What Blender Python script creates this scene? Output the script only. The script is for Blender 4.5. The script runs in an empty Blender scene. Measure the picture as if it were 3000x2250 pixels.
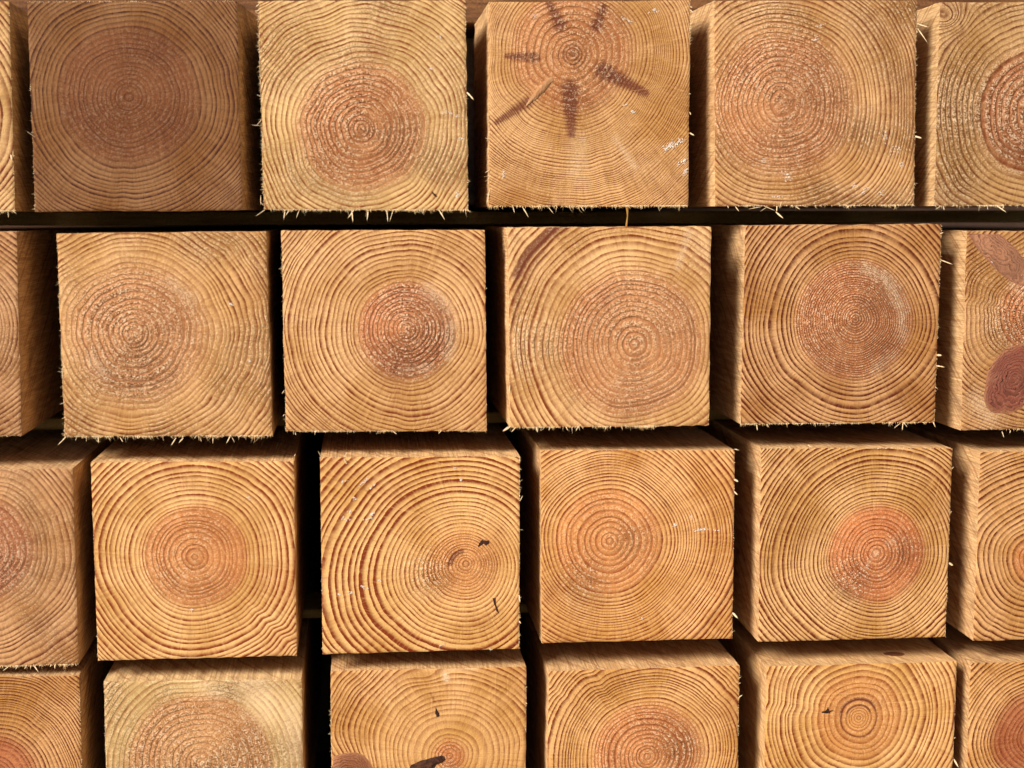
import bpy, math, random
import numpy as np
from mathutils import Vector, Matrix

scene = bpy.context.scene
# ------------------------------------------------------------------ camera
YAW, PITCH, ROLL = 0.0939061, 0.1058647, -0.0028119
fwd = Vector((math.sin(YAW)*math.cos(PITCH), math.cos(YAW)*math.cos(PITCH), -math.sin(PITCH)))
rgt = fwd.cross(Vector((0, 0, 1))).normalized()
up = rgt.cross(fwd)
r2 = rgt*math.cos(ROLL)+up*math.sin(ROLL)
u2 = up*math.cos(ROLL)-rgt*math.sin(ROLL)
cd = bpy.data.cameras.new("camera")
cam = bpy.data.objects.new("camera", cd)
scene.collection.objects.link(cam)
M = Matrix((r2, u2, -fwd)).transposed().to_4x4()
M.translation = Vector((0, -0.787, 0))
cam.matrix_world = M
cd.sensor_width = 36.0
cd.lens = 36.0*4642.6/3000.0
cd.clip_start = 0.02
cd.clip_end = 60
cd.dof.use_dof = True
cd.dof.focus_distance = 0.805
cd.dof.aperture_fstop = 7.0
scene.camera = cam
scene.render.resolution_x, scene.render.resolution_y = 1024, 768

# ------------------------------------------------------------------ light
SUN_AZ, SUN_EL = math.radians(46), math.radians(31)     # from the upper left in front of the stack
w = bpy.data.worlds.new("World"); scene.world = w; w.use_nodes = True
nt = w.node_tree
bg = nt.nodes["Background"]
sky = nt.nodes.new("ShaderNodeTexSky"); sky.sky_type = 'NISHITA'; sky.sun_disc = False
sky.sun_elevation = SUN_EL; sky.sun_rotation = math.pi+SUN_AZ
sky.air_density = 0.7; sky.dust_density = 3.5; sky.ozone_density = 0.2
nt.links.new(sky.outputs[0], bg.inputs[0]); bg.inputs[1].default_value = 0.05
sl = bpy.data.lights.new("sun", 'SUN'); sl.energy = 5.0; sl.angle = math.radians(21); sl.color = (1, .93, .83)
so = bpy.data.objects.new("sun", sl); scene.collection.objects.link(so)
sd = Vector((-math.sin(SUN_AZ)*math.cos(SUN_EL), -math.cos(SUN_AZ)*math.cos(SUN_EL), math.sin(SUN_EL)))
so.rotation_euler = sd.to_track_quat('Z', 'Y').to_euler(); so.location = sd*3
scene.view_settings.view_transform = 'Standard'
scene.view_settings.look = 'None'
scene.view_settings.exposure = 0.54
scene.view_settings.gamma = 1.0
scene.render.engine = 'CYCLES'

# beams: origin and outline of the cut end (mm), pith, ring spacings, colours, stains, torn fibres
BEAMS=[
{"key":"r1c0","y":0,"o":[-213.21,2.7],"c":[[-45.54,97.67],[47.74,99.2],[47.11,0.2],[-47.11,-0.2]],"pith":[-4.16,46.81],"hr":30.01,"sp":[[0.0,2.84],[39.5,3.47],[63.2,3.16]],"sap":"D2A468","late":"9C6030","hs":"B87C50","wob":1.2,"fuzz":0.15,"fuzo":0.1,"ls":0.8,"seed":1,"fr":{"b":[0,1,1,1],"r":[0,1,0.09,0.6]},"spl":[[[43.88,-0.44],[44.1,-3.38],0.47],[[46.15,0.21],[48.02,-1.43],0.47],[[46.13,26.75],[46.84,24.32],1.42]]},
{"key":"r1c1","y":0,"o":[-107.26,2.88],"c":[[-49.73,98.94],[48.89,100.2],[49.43,0.08],[-49.43,-0.08]],"pith":[-3.39,54.27],"hr":32.99,"sp":[[0.0,2.41],[17.7,2.09],[29.0,3.06],[41.8,2.41],[64.4,1.93]],"sap":"8C5A2A","late":"5E3214","hs":"6E3E20","wob":1.1,"fuzz":0.35,"fuzo":0.1,"ls":0.75,"seed":2,"he":[0.0,0.97],"notch":[[-95,6,1.1,32.2],[-50,9,0.5,38.6],[8,9,0.4,30.6]],"fr":{"t":[0,1,0.4,0.5],"l":[0.3,1,0.25,0.6]},"spl":[[[-48.64,35.5],[-52.38,38.41],0.32]]},
{"key":"r1c2","y":-1,"o":[2.66,2.93],"c":[[-50.88,100.28],[49.18,101.41],[49.94,-0.25],[-49.94,0.25]],"pith":[-1.93,39.31],"hr":30.49,"sp":[[0.0,3.11],[21.3,2.79],[37.7,2.95],[65.6,2.62]],"sap":"DDB678","late":"B5743E","hs":"BC7A4C","wob":1.8,"fuzz":1,"fuzo":0.5,"ls":0.8,"seed":3,"he":[0.0,1.64],"notch":[[75,10,0.75,24.6],[108,9,1.0,29.5],[150,10,0.75,26.2],[40,8,-0.75,32.8],[10,10,-0.7,32.8]],"fr":{"b":[0,1,1,1.1],"l":[0,1,0.8,1],"r":[0,1,0.15,0.6]},"spl":[[[-49.87,-0.0],[-54.06,-3.14],0.49],[[-39.81,-0.19],[-40.55,-4.84],0.82],[[-37.99,-0.2],[-39.69,-3.01],0.66],[[-33.02,-0.21],[-34.41,-4.02],0.49],[[-6.44,-0.27],[-9.5,-4.26],0.82],[[-7.27,-0.27],[-6.85,-6.27],0.98],[[0.56,-0.29],[0.17,-5.46],0.98],[[9.76,-0.32],[10.53,-5.99],0.82],[[12.77,-0.32],[11.2,-5.83],0.49],[[27.7,-0.36],[27.68,-2.2],0.66],[[35.6,-0.38],[38.43,-4.91],0.98],[[-50.73,40.84],[-55.48,40.99],0.49],[[-50.52,43.46],[-52.71,40.51],0.49],[[-50.79,54.89],[-52.74,55.7],0.49],[[49.76,56.96],[53.26,53.67],1.31],[[-50.65,95.77],[-52.62,94.78],0.82],[[-50.76,98.35],[-52.09,97.04],0.82],[[-51.39,6.79],[-51.48,2.49],0.49],[[-50.48,2.65],[-51.77,4.31],0.66]],"fl":[[[39.81,47.35],2.29,0.82,15,9],[[44.49,45.71],0.82,0.66,0,4],[[35.91,83.82],0.82,0.66,0,4],[[31.96,68.72],0.66,0.82,0,4],[[44.58,7.46],1.31,0.98,-45,6],[[46.44,34.94],0.49,1.97,90,4]]},
{"key":"r1c3","y":-1.5,"o":[112.83,4.63],"c":[[-49.53,98.94],[50.22,100.72],[49.85,0.06],[-49.85,-0.06]],"pith":[-8.39,74.0],"hr":29.25,"sp":[[0.0,2.01],[4.2,2.84],[10.0,4.51],[18.4,3.51],[26.7,2.51],[33.4,1.5],[117.0,1.34]],"sap":"CF9A5A","late":"A66A34","hs":"B97B4C","wob":1.4,"fuzz":0.6,"fuzo":0.15,"ls":0.75,"seed":4,"he":[-1.34,2.51],"notch":[[-90,9,0.75,30.1],[180,10,1.0,20.1],[-28,10,1.0,20.1],[-140,10,1.25,13.4],[110,10,1.0,10.0],[62,10,1.0,10.0],[-75,7,0.5,50.1]],"stain":[[[-8.39,74.0],[-8.39,73.17],1.5,0.7],[[-13.13,73.97],[-3.65,72.71],5.68,0.42]],"pale":[[[12.46,33.36],[22.81,19.11],1.5,0.35],[[-4.59,30.82],[-6.27,17.43],5.01,0.3]],"spoke":[[[-27.3,72.55],[-40.92,73.12],2.51,1],[[-30.87,50.72],[-46.07,41.06],2.84,0.9],[[-21.57,58.22],[-31.72,50.39],1.5,0.6],[[-9.73,57.11],[-9.02,35.49],4.01,1],[[6.38,66.64],[27.74,55.61],4.01,1],[[-14.82,88.44],[-20.21,98.9],3.34,0.9],[[3.43,88.27],[7.12,97.18],3.01,0.9],[[-3.31,74.03],[-14.81,73.13],5.01,0.4]],"dringa":[[2.01,0.84,-180,180,0.8],[4.51,1.0,-180,180,0.75],[7.69,0.67,-180,180,0.55],[11.03,0.5,-180,180,0.4]],"fr":{"b":[0,1,1.2,1.3],"l":[0.5,1,0.8,1],"r":[0,0.2,0.42,1],"t":[0,1,0.1,0.3]},"spl":[[[-33.34,-0.5],[-30.29,-5.55],0.84],[[-20.75,-0.19],[-17.86,-3.9],0.5],[[-49.64,32.75],[-52.17,33.41],0.5],[[-49.71,17.77],[-52.08,16.43],0.84],[[-49.75,7.41],[-51.47,0.72],0.5],[[-50.1,4.9],[-51.45,6.58],0.5],[[50.56,35.94],[52.82,34.6],1.17],[[50.3,46.01],[51.0,44.67],0.67],[[50.18,95.93],[51.73,94.62],0.84],[[50.16,97.58],[51.36,97.27],0.67],[[50.21,55.21],[50.9,55.21],0.5],[[-38.26,0.18],[-37.26,-3.51],0.67],[[-4.54,0.11],[-2.48,-2.76],0.5]],"fl":[[[41.31,30.05],5.68,1.67,-25,46],[[46.89,21.64],2.67,1.0,-40,12],[[48.32,16.57],1.67,0.84,-60,8],[[-42.79,15.43],1.0,2.01,0,10],[[31.75,95.43],2.01,1.0,0,8],[[19.02,90.7],3.01,0.67,25,10],[[-27.27,92.28],1.67,0.84,-30,5],[[21.81,46.25],1.0,0.84,0,6],[[18.37,49.58],1.67,0.5,-20,4]]},
{"key":"r1c4","y":0,"o":[228.19,4.61],"c":[[-52.95,100.89],[50.34,102.05],[51.28,0.1],[-51.28,-0.1]],"pith":[-17.63,50.83],"hr":35.02,"sp":[[0.0,3.76],[17.1,3.25],[34.2,2.22],[51.3,2.56],[68.3,2.05]],"sap":"CC9858","late":"9A5F32","hs":"C4875A","wob":0.9,"fuzz":0.85,"fuzo":0.55,"ls":0.7,"seed":5,"he":[0.0,0.0],"hsoft":5.13,"spoke":[[[-17.63,50.83],[-7.39,54.07],0.51,0.6],[[-17.63,50.83],[-23.08,54.34],0.43,0.5],[[-17.64,51.33],[-19.13,46.27],0.43,0.5]],"fr":{"b":[0.1,1,0.7,0.9],"l":[0,0.1,0.5,0.8],"r":[0,1,0.15,0.8]},"spl":[[[-45.01,-0.2],[-44.64,-1.56],0.68],[[-40.99,-0.55],[-39.21,-2.94],0.68],[[-28.23,-0.58],[-34.86,-1.76],0.51],[[-24.9,-0.59],[-28.89,-3.14],0.34],[[-19.82,-0.43],[-20.12,-3.33],0.85],[[-20.12,-3.33],[-16.56,-6.42],1.2],[[-9.98,-0.62],[-7.84,-2.17],0.68],[[17.53,-0.17],[15.79,-1.71],0.68],[[-26.13,-0.24],[-20.48,-2.65],0.51],[[50.98,90.47],[56.15,88.5],0.85],[[51.05,87.95],[55.64,80.91],0.85],[[51.32,34.57],[54.36,33.72],1.37],[[-17.39,1.79],[-18.74,-1.63],0.51],[[16.11,0.01],[16.85,-1.37],0.51]],"fl":[[[19.45,9.77],1.71,1.71,-50,8],[[24.82,7.19],2.39,0.85,-50,8],[[-13.55,13.72],2.05,1.03,0,7],[[33.7,6.32],1.37,1.37,0,5],[[-1.6,82.51],0.68,1.03,70,5],[[-19.89,4.69],0.34,2.05,90,5],[[40.3,27.72],3.42,2.73,0,10],[[1.24,89.22],0.68,2.39,70,5],[[34.84,34.54],2.05,3.42,0,8],[[-28.2,22.56],3.42,1.71,0,6],[[-15.86,15.77],2.39,0.85,0,6],[[44.01,20.88],1.37,1.37,0,5]]},
{"key":"r1c5","y":0,"o":[343.21,4.54],"c":[[-52.85,101.24],[52.67,102.76],[53.2,0.27],[-53.2,-0.27]],"pith":[0.64,46.78],"hr":31.38,"sp":[[0.0,3.49],[31.4,4.18],[69.7,3.14]],"sap":"BE9054","late":"8E5C30","hs":"AA6A42","wob":1.2,"fuzz":0.9,"fuzo":0.3,"ls":0.7,"seed":6,"he":[0.0,0.0],"stain":[[[-42.36,92.42],[-40.42,86.53],1.39,0.6],[[-40.42,86.53],[-49.08,79.2],3.49,0.45]],"fz":[[[-43.36,51.75],22.7,0.8],[[-43.92,7.21],15.7,0.6]],"knots":[[[-48.06,93.72],8.37,6.97,13.0]],"fr":{"b":[0,1,1,1],"l":[0.3,1,0.4,0.8]},"spl":[[[-50.51,-0.71],[-52.79,-2.26],0.52],[[-48.36,-0.72],[-47.95,-2.62],0.7],[[-53.69,4.64],[-54.57,4.12],0.7],[[-19.99,-0.44],[-15.75,-3.56],0.87],[[-16.75,-0.44],[-17.57,-2.87],0.52],[[-25.39,-0.42],[-25.33,-2.5],0.52]]},
{"key":"r2c0","y":0,"o":[-215.38,-106.24],"c":[[-46.98,99.03],[49.57,99.32],[48.54,-0.19],[-48.54,0.19]],"pith":[13.67,53.14],"hr":20.99,"sp":[[0.0,2.42],[64.6,2.42]],"sap":"BE8650","late":"85502C","hs":"A86C44","wob":1.1,"fuzz":0.3,"fuzo":0.3,"ls":0.8,"seed":7,"fr":{"b":[0.8,1,0.5,0.6]},"spl":[]},
{"key":"r2c1","y":-2,"o":[-95.51,-107.46],"c":[[-50.96,99.4],[48.98,100.11],[50.24,-0.63],[-50.24,0.63]],"pith":[-15.58,50.64],"hr":31.26,"sp":[[0.0,2.8],[14.8,3.62],[32.9,2.96],[65.8,2.8]],"sap":"D4A060","late":"A9743E","hs":"C68E62","wob":1.8,"fuzz":1,"fuzo":0.5,"ls":0.7,"seed":8,"he":[2.96,0.0],"hsoft":5.26,"notch":[[-150,9,0.6,32.9],[-60,8,0.75,36.2],[20,7,0.65,34.5],[52,9,0.6,39.5],[-20,9,-0.6,39.5],[88,10,0.5,37.8]],"stain":[[[37.8,28.23],[46.37,24.06],0.82,0.5],[[35.68,86.56],[38.85,79.88],1.15,0.4],[[43.1,86.52],[49.33,66.45],2.63,0.45],[[-47.29,16.39],[-45.71,14.69],2.3,0.5],[[-39.39,7.87],[-37.96,1.11],1.65,0.4],[[43.23,8.33],[44.04,7.47],0.99,0.4]],"pale":[[[2.58,75.13],[12.21,66.74],2.63,0.35],[[-36.0,38.84],[-31.31,32.1],3.29,0.35]],"fr":{"b":[0,1,1.2,1.2],"l":[0,1,0.7,0.7],"t":[0,0.4,0.2,0.4]},"spl":[[[-49.93,0.29],[-53.48,-3.7],0.82],[[-34.22,0.21],[-33.98,-3.01],0.66],[[-34.93,-1.81],[-32.81,-2.18],0.49],[[-23.72,-0.3],[-22.15,-2.69],0.66],[[3.14,-1.07],[0.73,-4.76],0.82],[[6.62,-1.12],[4.57,-3.47],0.82],[[21.22,-1.02],[21.14,-4.25],0.66],[[29.89,0.03],[27.81,-4.02],0.82],[[30.53,-1.17],[31.81,-3.74],0.49],[[33.87,-0.88],[35.9,0.45],0.66],[[-50.04,32.33],[-52.79,32.86],0.33],[[-50.04,17.27],[-52.34,16.63],0.49],[[14.75,-0.75],[15.85,-3.14],0.49]],"fl":[[[31.27,64.92],1.48,0.66,20,5],[[39.63,36.64],0.66,0.66,0,3]]},
{"key":"r2c2","y":0,"o":[11.26,-106.94],"c":[[-50.45,99.88],[49.59,99.89],[50.05,-0.7],[-50.05,0.7]],"pith":[10.49,50.72],"hr":23.88,"sp":[[0.0,2.69],[23.9,2.52],[33.6,3.03],[50.4,2.35],[70.6,2.19]],"sap":"D9A566","late":"A9683A","hs":"BE7850","wob":0.9,"fuzz":1,"fuzo":0.15,"ls":0.85,"seed":9,"he":[0.0,-0.67],"hsoft":1.35,"notch":[[142,9,0.65,30.3],[-98,5,0.8,28.6],[40,12,-0.5,30.3],[92,4,0.45,25.2],[-80,5,0.45,25.2],[-105,4,0.4,43.7]],"stain":[[[15.3,20.98],[14.12,3.83],1.68,0.35],[[4.71,95.66],[5.39,80.53],1.35,0.25],[[10.23,92.28],[10.09,78.82],0.84,0.2],[[-50.44,90.89],[-41.17,99.18],4.37,0.5],[[-48.96,15.01],[-39.39,4.64],1.51,0.6],[[-45.9,17.53],[-37.67,7.17],1.01,0.4]],"pale":[[[21.33,70.3],[29.74,61.76],3.03,0.45],[[31.89,53.24],[30.76,37.9],2.52,0.5],[[8.26,30.48],[21.86,32.02],2.02,0.3]],"fr":{"b":[0,1,0.8,0.7],"l":[0,1,0.3,0.7],"r":[0,1,0.18,0.5]},"spl":[[[2.85,0.21],[5.21,-1.72],0.67],[[-45.36,-0.06],[-44.88,-1.44],0.5],[[27.07,-0.16],[25.69,-1.7],0.67],[[50.2,70.94],[50.54,70.43],0.5],[[-50.53,20.99],[-51.73,19.31],0.5],[[-50.74,9.07],[-51.43,7.89],0.5]]},
{"key":"r2c3","y":-9,"o":[122.53,-105.1],"c":[[-50.89,99.22],[50.33,99.38],[50.24,-0.23],[-50.24,0.23]],"pith":[12.3,40.95],"hr":35.95,"sp":[[0.0,3.73],[17.0,3.56],[35.6,2.54],[47.5,3.05],[71.2,3.05]],"sap":"DBA868","late":"B0703E","hs":"C88E60","wob":1.0,"fuzz":0.8,"fuzo":0.25,"ls":0.75,"seed":10,"he":[-2.37,0.0],"hsoft":2.37,"notch":[[62,7,-0.75,33.9],[55,6,0.7,37.3],[150,10,0.5,42.4],[-160,9,0.5,37.3]],"stain":[[[-48.33,50.04],[-45.74,71.92],2.71,0.5],[[-3.31,83.44],[3.52,82.56],2.37,0.18]],"pale":[[[33.54,79.85],[39.41,96.72],1.7,0.45],[[42.88,93.33],[49.88,83.15],4.24,0.15]],"spoke":[[[12.3,40.95],[1.95,49.22],0.51,0.5],[[12.64,40.94],[19.16,45.14],0.42,0.4]],"fz":[[[-42.41,43.21],18.7,0.6]],"dringa":[[69.87,5.77,112,156,1.0],[64.44,3.39,128,168,0.6],[79.7,3.73,108,138,0.7],[59.35,3.05,118,142,0.35]],"fr":{"b":[0,0.75,1.1,1.2],"l":[0.6,1,0.3,0.7],"r":[0.5,1,0.18,0.4]},"spl":[[[-50.34,0.74],[-54.09,-1.59],1.7],[[-47.61,0.19],[-50.01,-2.0],0.85],[[-37.02,0.02],[-36.51,-2.56],1.02],[[-30.52,-0.08],[-30.69,-1.79],0.68],[[-21.94,-0.04],[-21.6,-1.76],0.68],[[-16.45,-0.12],[-17.48,-2.17],0.68],[[-50.28,21.23],[-50.63,17.83],0.68],[[-2.51,0.01],[-2.16,-1.72],0.51]]},
{"key":"r2c4","y":0,"o":[242.1,-106.48],"c":[[-49.61,101.18],[52.2,101.49],[50.99,-0.33],[-50.99,0.33]],"pith":[8.17,53.49],"hr":30.12,"sp":[[0.0,1.4],[29.8,1.4],[32.4,2.63],[45.5,3.33],[57.8,2.63],[78.8,2.63]],"sap":"C48A4C","late":"844A22","hs":"BC7C52","wob":0.6,"fuzz":0.75,"fuzo":0.1,"ls":0.95,"seed":11,"he":[-1.4,-0.88],"hsoft":1.05,"notch":[[-70,9,0.6,29.8],[-130,9,0.5,35.0]],"pale":[[[12.61,79.52],[24.34,73.37],2.45,0.6],[[24.34,73.37],[31.82,59.39],2.8,0.6],[[31.82,59.39],[33.06,45.39],2.45,0.45],[[27.01,34.94],[18.21,27.14],2.45,0.3]],"fr":{"b":[0,1,0.8,0.9],"r":[0,1,0.21,0.7]},"spl":[[[-42.54,-0.32],[-42.14,-3.14],0.88],[[-37.03,-0.06],[-36.3,-1.47],0.53],[[32.53,-0.58],[28.79,-3.01],0.53],[[34.16,-0.61],[33.52,-4.15],0.7],[[35.06,-0.62],[36.56,-2.6],0.53],[[50.27,-0.32],[51.42,-2.82],0.7],[[52.22,83.28],[58.22,80.82],1.05],[[51.68,96.82],[53.09,97.51],0.7],[[51.52,34.67],[54.06,34.46],1.58],[[51.49,29.03],[55.3,28.81],1.05],[[-50.89,0.33],[-51.3,5.25],0.53]]},
{"key":"r2c5","y":0,"o":[360.3,-111.09],"c":[[-52.72,102.42],[53.19,102.72],[52.91,-0.06],[-52.91,0.06]],"pith":[-12.06,58.99],"hr":21.46,"sp":[[0.0,2.86],[14.3,2.68],[71.5,1.97]],"sap":"C18A4C","late":"8A5428","hs":"BE7444","wob":1.4,"fuzz":1,"fuzo":0.3,"ls":0.8,"seed":12,"notch":[[165,6,1.5,17.9],[170,5,-1.0,17.9],[180,3,0.5,17.9]],"pale":[[[-24.45,75.77],[-21.61,72.25],4.47,0.4],[[-45.35,16.04],[-37.82,7.93],4.65,0.35]],"fz":[[[-31.05,54.76],10.7,0.8]],"knots":[[[-35.8,91.22],19.67,10.73,2.5],[[-25.94,25.54],16.09,16.09,4.0]],"knotg":[[[-35.27,91.56],26.82,7.87,-41,"C88C66"],[[-25.96,26.07],22.17,14.66,52,"9A5640"]],"fr":{"b":[0.2,1,1,1]},"spl":[[[-30.96,-1.27],[-29.77,-4.14],0.72],[[-36.67,0.25],[-38.0,1.7],0.54],[[-26.58,-0.62],[-27.27,-2.04],0.72]],"fl":[[[-39.3,87.23],0.89,0.54,30,2]]},
{"key":"r3c0","y":0,"o":[-191.67,-221.54],"c":[[-47.8,98.03],[48.76,98.73],[48.55,-0.12],[-48.55,0.12]],"pith":[2.42,59.11],"hr":24.91,"sp":[[0.0,3.65],[26.6,3.15],[66.4,2.82]],"sap":"C08850","late":"8C5630","hs":"BC7C58","wob":1.5,"fuzz":1,"fuzo":0.35,"ls":0.7,"seed":13,"stain":[[[39.97,94.06],[47.14,87.13],4.98,0.35],[[23.65,95.21],[33.42,94.18],3.32,0.2]],"fr":{"b":[0.3,1,1,1.2]},"spl":[[[14.72,-0.06],[11.66,-2.4],0.66],[[19.02,0.16],[17.96,-1.89],0.66],[[23.32,0.03],[22.26,-2.02],0.66],[[25.3,-0.03],[25.23,-2.11],0.66],[[26.95,-0.25],[29.51,-3.11],0.83],[[36.9,-0.38],[37.34,-2.13],0.83],[[35.25,0.02],[34.55,-1.18],0.66],[[47.22,0.01],[47.68,-1.05],0.5]]},
{"key":"r3c1","y":0,"o":[-84.47,-220.22],"c":[[-49.65,100.05],[49.36,98.83],[49.11,-0.17],[-49.11,0.17]],"pith":[-0.08,51.59],"hr":25.37,"sp":[[0.0,3.21],[25.4,2.37],[33.8,3.04],[50.7,2.88],[71.0,2.37]],"sap":"E2AE68","late":"BA6E36","hs":"C88650","wob":0.5,"fuzz":0.45,"fuzo":0.05,"ls":0.85,"seed":14,"he":[0.68,0.68],"hsoft":1.69,"notch":[[-45,5,2.0,40.6],[-40,4,-1.0,44.0],[50,7,0.6,38.9],[62,3,0.6,47.4],[-150,8,0.4,30.4]],"fz":[[[-14.09,40.16],10.1,0.3]],"dringa":[[65.97,1.52,34,50,0.9]],"fr":{"l":[0,1,0.3,0.4],"r":[0,1,0.09,0.3]},"spl":[[[49.83,101.74],[50.36,102.94],0.51]],"fl":[[[26.73,80.86],1.35,0.68,20,4],[[-2.73,24.58],1.35,0.51,-30,3]]},
{"key":"r3c2","y":-5,"o":[27.4,-218.7],"c":[[-49.26,99.74],[50.1,98.72],[49.53,-0.03],[-49.53,0.03]],"pith":[22.89,44.69],"hr":16.29,"sp":[[0.0,1.71],[10.3,1.54],[15.4,2.57],[25.7,2.91],[37.7,3.26],[102.9,3.26]],"sap":"E2AC60","late":"B0602A","hs":"CE9056","wob":0.7,"fuzz":0.35,"fuzo":0.1,"ls":1,"seed":15,"he":[-2.06,0.0],"hsoft":5.14,"ecc":[-0.1,0.1],"notch":[[-140,10,1.0,17.1],[150,12,0.6,34.3],[-165,12,0.4,51.4]],"stain":[[[-48.43,22.22],[-45.91,20.4],2.74,0.4],[[-28.2,7.66],[-24.82,4.06],2.74,0.2],[[42.4,0.35],[48.49,1.95],1.71,0.4]],"fz":[[[4.65,40.07],10.3,0.8]],"dringa":[[7.2,3.77,85,200,0.8],[10.29,2.4,95,170,0.5]],"fr":{"l":[0,1,0.3,0.5],"r":[0,1,0.3,0.7],"t":[0,1,0.15,0.7]},"spl":[[[-48.92,100.42],[-50.38,103.51],0.51],[[-36.52,96.78],[-37.66,99.71],1.03],[[-37.49,100.05],[-35.43,102.75],0.51],[[50.22,76.35],[51.61,79.11],0.51],[[49.59,27.54],[50.28,24.0],1.03],[[49.56,14.31],[50.43,12.87],0.86],[[-20.61,101.13],[-21.94,102.52],0.34]],"fl":[[[-37.25,68.61],1.71,0.69,0,6],[[-27.54,87.36],3.09,0.51,-38,8],[[-23.85,84.88],2.4,0.51,-38,7],[[-35.0,72.19],1.37,0.69,-20,4],[[-24.02,70.58],1.37,1.03,-20,7],[[-33.22,79.04],1.03,0.69,-20,4],[[-28.72,33.91],2.06,0.69,18,8],[[-35.56,31.3],1.71,0.69,15,7],[[17.36,93.59],0.34,1.03,80,3],[[20.06,87.33],0.69,0.86,0,4],[[-21.19,37.21],1.03,0.51,20,4],[[9.86,3.06],0.34,1.54,85,4],[[34.58,0.22],0.69,0.69,0,2],[[-25.74,68.54],2.4,0.51,-20,5],[[-37.32,87.71],3.43,0.51,-20,4],[[-41.17,30.74],0.69,0.51,0,3]]},
{"key":"r3c3","y":0,"o":[138.75,-217.68],"c":[[-50.08,99.82],[49.62,98.15],[49.57,-0.16],[-49.57,0.16]],"pith":[-14.67,52.34],"hr":26.73,"sp":[[0.0,3.34],[25.5,2.99],[28.1,1.58],[40.5,1.93],[52.8,2.46],[73.9,2.81]],"sap":"E0A45C","late":"AE6028","hs":"D8965A","wob":0.5,"fuzz":0.4,"fuzo":0.04,"ls":0.9,"seed":16,"he":[-1.06,0.0],"hsoft":1.41,"ecc":[-0.02,0],"fz":[[[-28.15,32.45],12.3,0.7],[[-5.35,54.97],8.8,0.5]],"dringa":[[36.06,1.58,15,75,0.7],[69.48,5.28,-55,-5,0.45],[77.39,4.22,-60,-20,0.4]],"fr":{"r":[0,1,0.09,0.5],"t":[0,1,0.25,0.6]},"spl":[[[49.61,98.74],[51.92,98.35],0.7],[[49.63,83.04],[51.6,81.59],1.93],[[49.71,76.67],[51.33,74.87],1.23],[[49.59,13.29],[51.95,10.34],1.93],[[-49.57,2.4],[-50.97,3.15],0.53]],"fl":[[[31.78,57.35],3.52,0.7,-8,14],[[18.46,60.12],1.41,0.53,0,6],[[39.79,56.64],2.11,0.35,0,5],[[27.28,64.01],0.7,1.41,0,4],[[1.96,11.7],0.7,0.53,0,2]]},
{"key":"r3c4","y":1,"o":[252.35,-220.45],"c":[[-49.87,101.66],[51.13,99.98],[49.99,-0.05],[-49.99,0.05]],"pith":[11.85,45.29],"hr":25.15,"sp":[[0.0,3.41],[25.1,2.16],[39.5,2.34],[59.3,2.87],[75.4,2.34]],"sap":"D9A25C","late":"96551F","hs":"C27040","wob":0.6,"fuzz":0.4,"fuzo":0.05,"ls":1,"seed":17,"he":[0.0,0.0],"hsoft":1.8,"notch":[[-48,4,1.75,59.3],[-40,3,-1.0,53.9],[-53,3,-1.0,62.9],[-115,7,0.75,39.5],[38,6,0.6,41.3],[-140,6,0.4,44.9]],"stain":[[[17.47,93.95],[16.61,76.1],1.8,0.2],[[-46.0,43.4],[-45.57,38.9],0.9,0.6],[[-44.84,50.54],[-38.39,39.63],1.44,0.15]],"pale":[[[11.1,46.03],[11.85,44.93],1.44,0.5],[[5.46,37.68],[9.36,42.46],0.45,0.6],[[17.55,50.93],[21.17,51.75],1.62,0.25]],"spoke":[[[12.56,45.99],[22.03,54.07],0.45,0.45],[[11.51,43.85],[16.13,32.9],0.36,0.35],[[10.34,47.49],[6.59,52.97],0.45,0.45]],"fz":[[[-2.05,31.54],10.8,0.9],[[26.71,48.92],9.0,0.4]],"fr":{"r":[0,1,0.18,0.5],"t":[0,1,0.4,0.7]},"spl":[[[-35.43,102.3],[-34.32,100.51],0.54],[[-25.41,102.84],[-23.59,101.4],0.54],[[51.24,89.42],[51.94,90.48],0.54],[[51.14,39.3],[53.2,37.8],1.8],[[51.13,66.43],[51.66,67.14],0.54]],"fl":[[[6.33,39.46],1.8,0.36,55,2]]},
{"key":"r3c5","y":0,"o":[369.41,-223.04],"c":[[-51.28,100.5],[53.69,99.09],[52.3,-0.19],[-52.3,0.19]],"pith":[-19.64,42.84],"hr":11.35,"sp":[[0.0,2.56],[11.0,3.11],[73.2,2.56]],"sap":"CF9450","late":"8C5024","hs":"C47C4A","wob":0.6,"fuzz":0.3,"fuzo":0.05,"ls":0.95,"seed":18,"notch":[[-120,5,1.0,36.6],[-135,4,0.6,36.6]],"fr":{"t":[0,1,0.2,0.5]},"spl":[[[-40.86,100.86],[-39.42,101.74],0.37]]},
{"key":"r4c0","y":0,"o":[-191.63,-325.33],"c":[[-47.15,99.38],[48.66,97.82],[48.12,-1.17],[-48.12,1.17]],"pith":[4.12,44.99],"hr":23.74,"sp":[[0.0,3.39],[18.7,2.88],[23.7,2.37],[33.9,1.7],[76.3,1.53]],"sap":"C88C48","late":"8E5020","hs":"94482A","wob":0.8,"fuzz":0.05,"fuzo":0.03,"ls":0.9,"seed":19,"he":[0.0,0.0],"hsoft":2.37,"notch":[[52,7,0.75,30.5]],"fr":{"r":[0,1,0.12,0.5]},"spl":[]},
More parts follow.
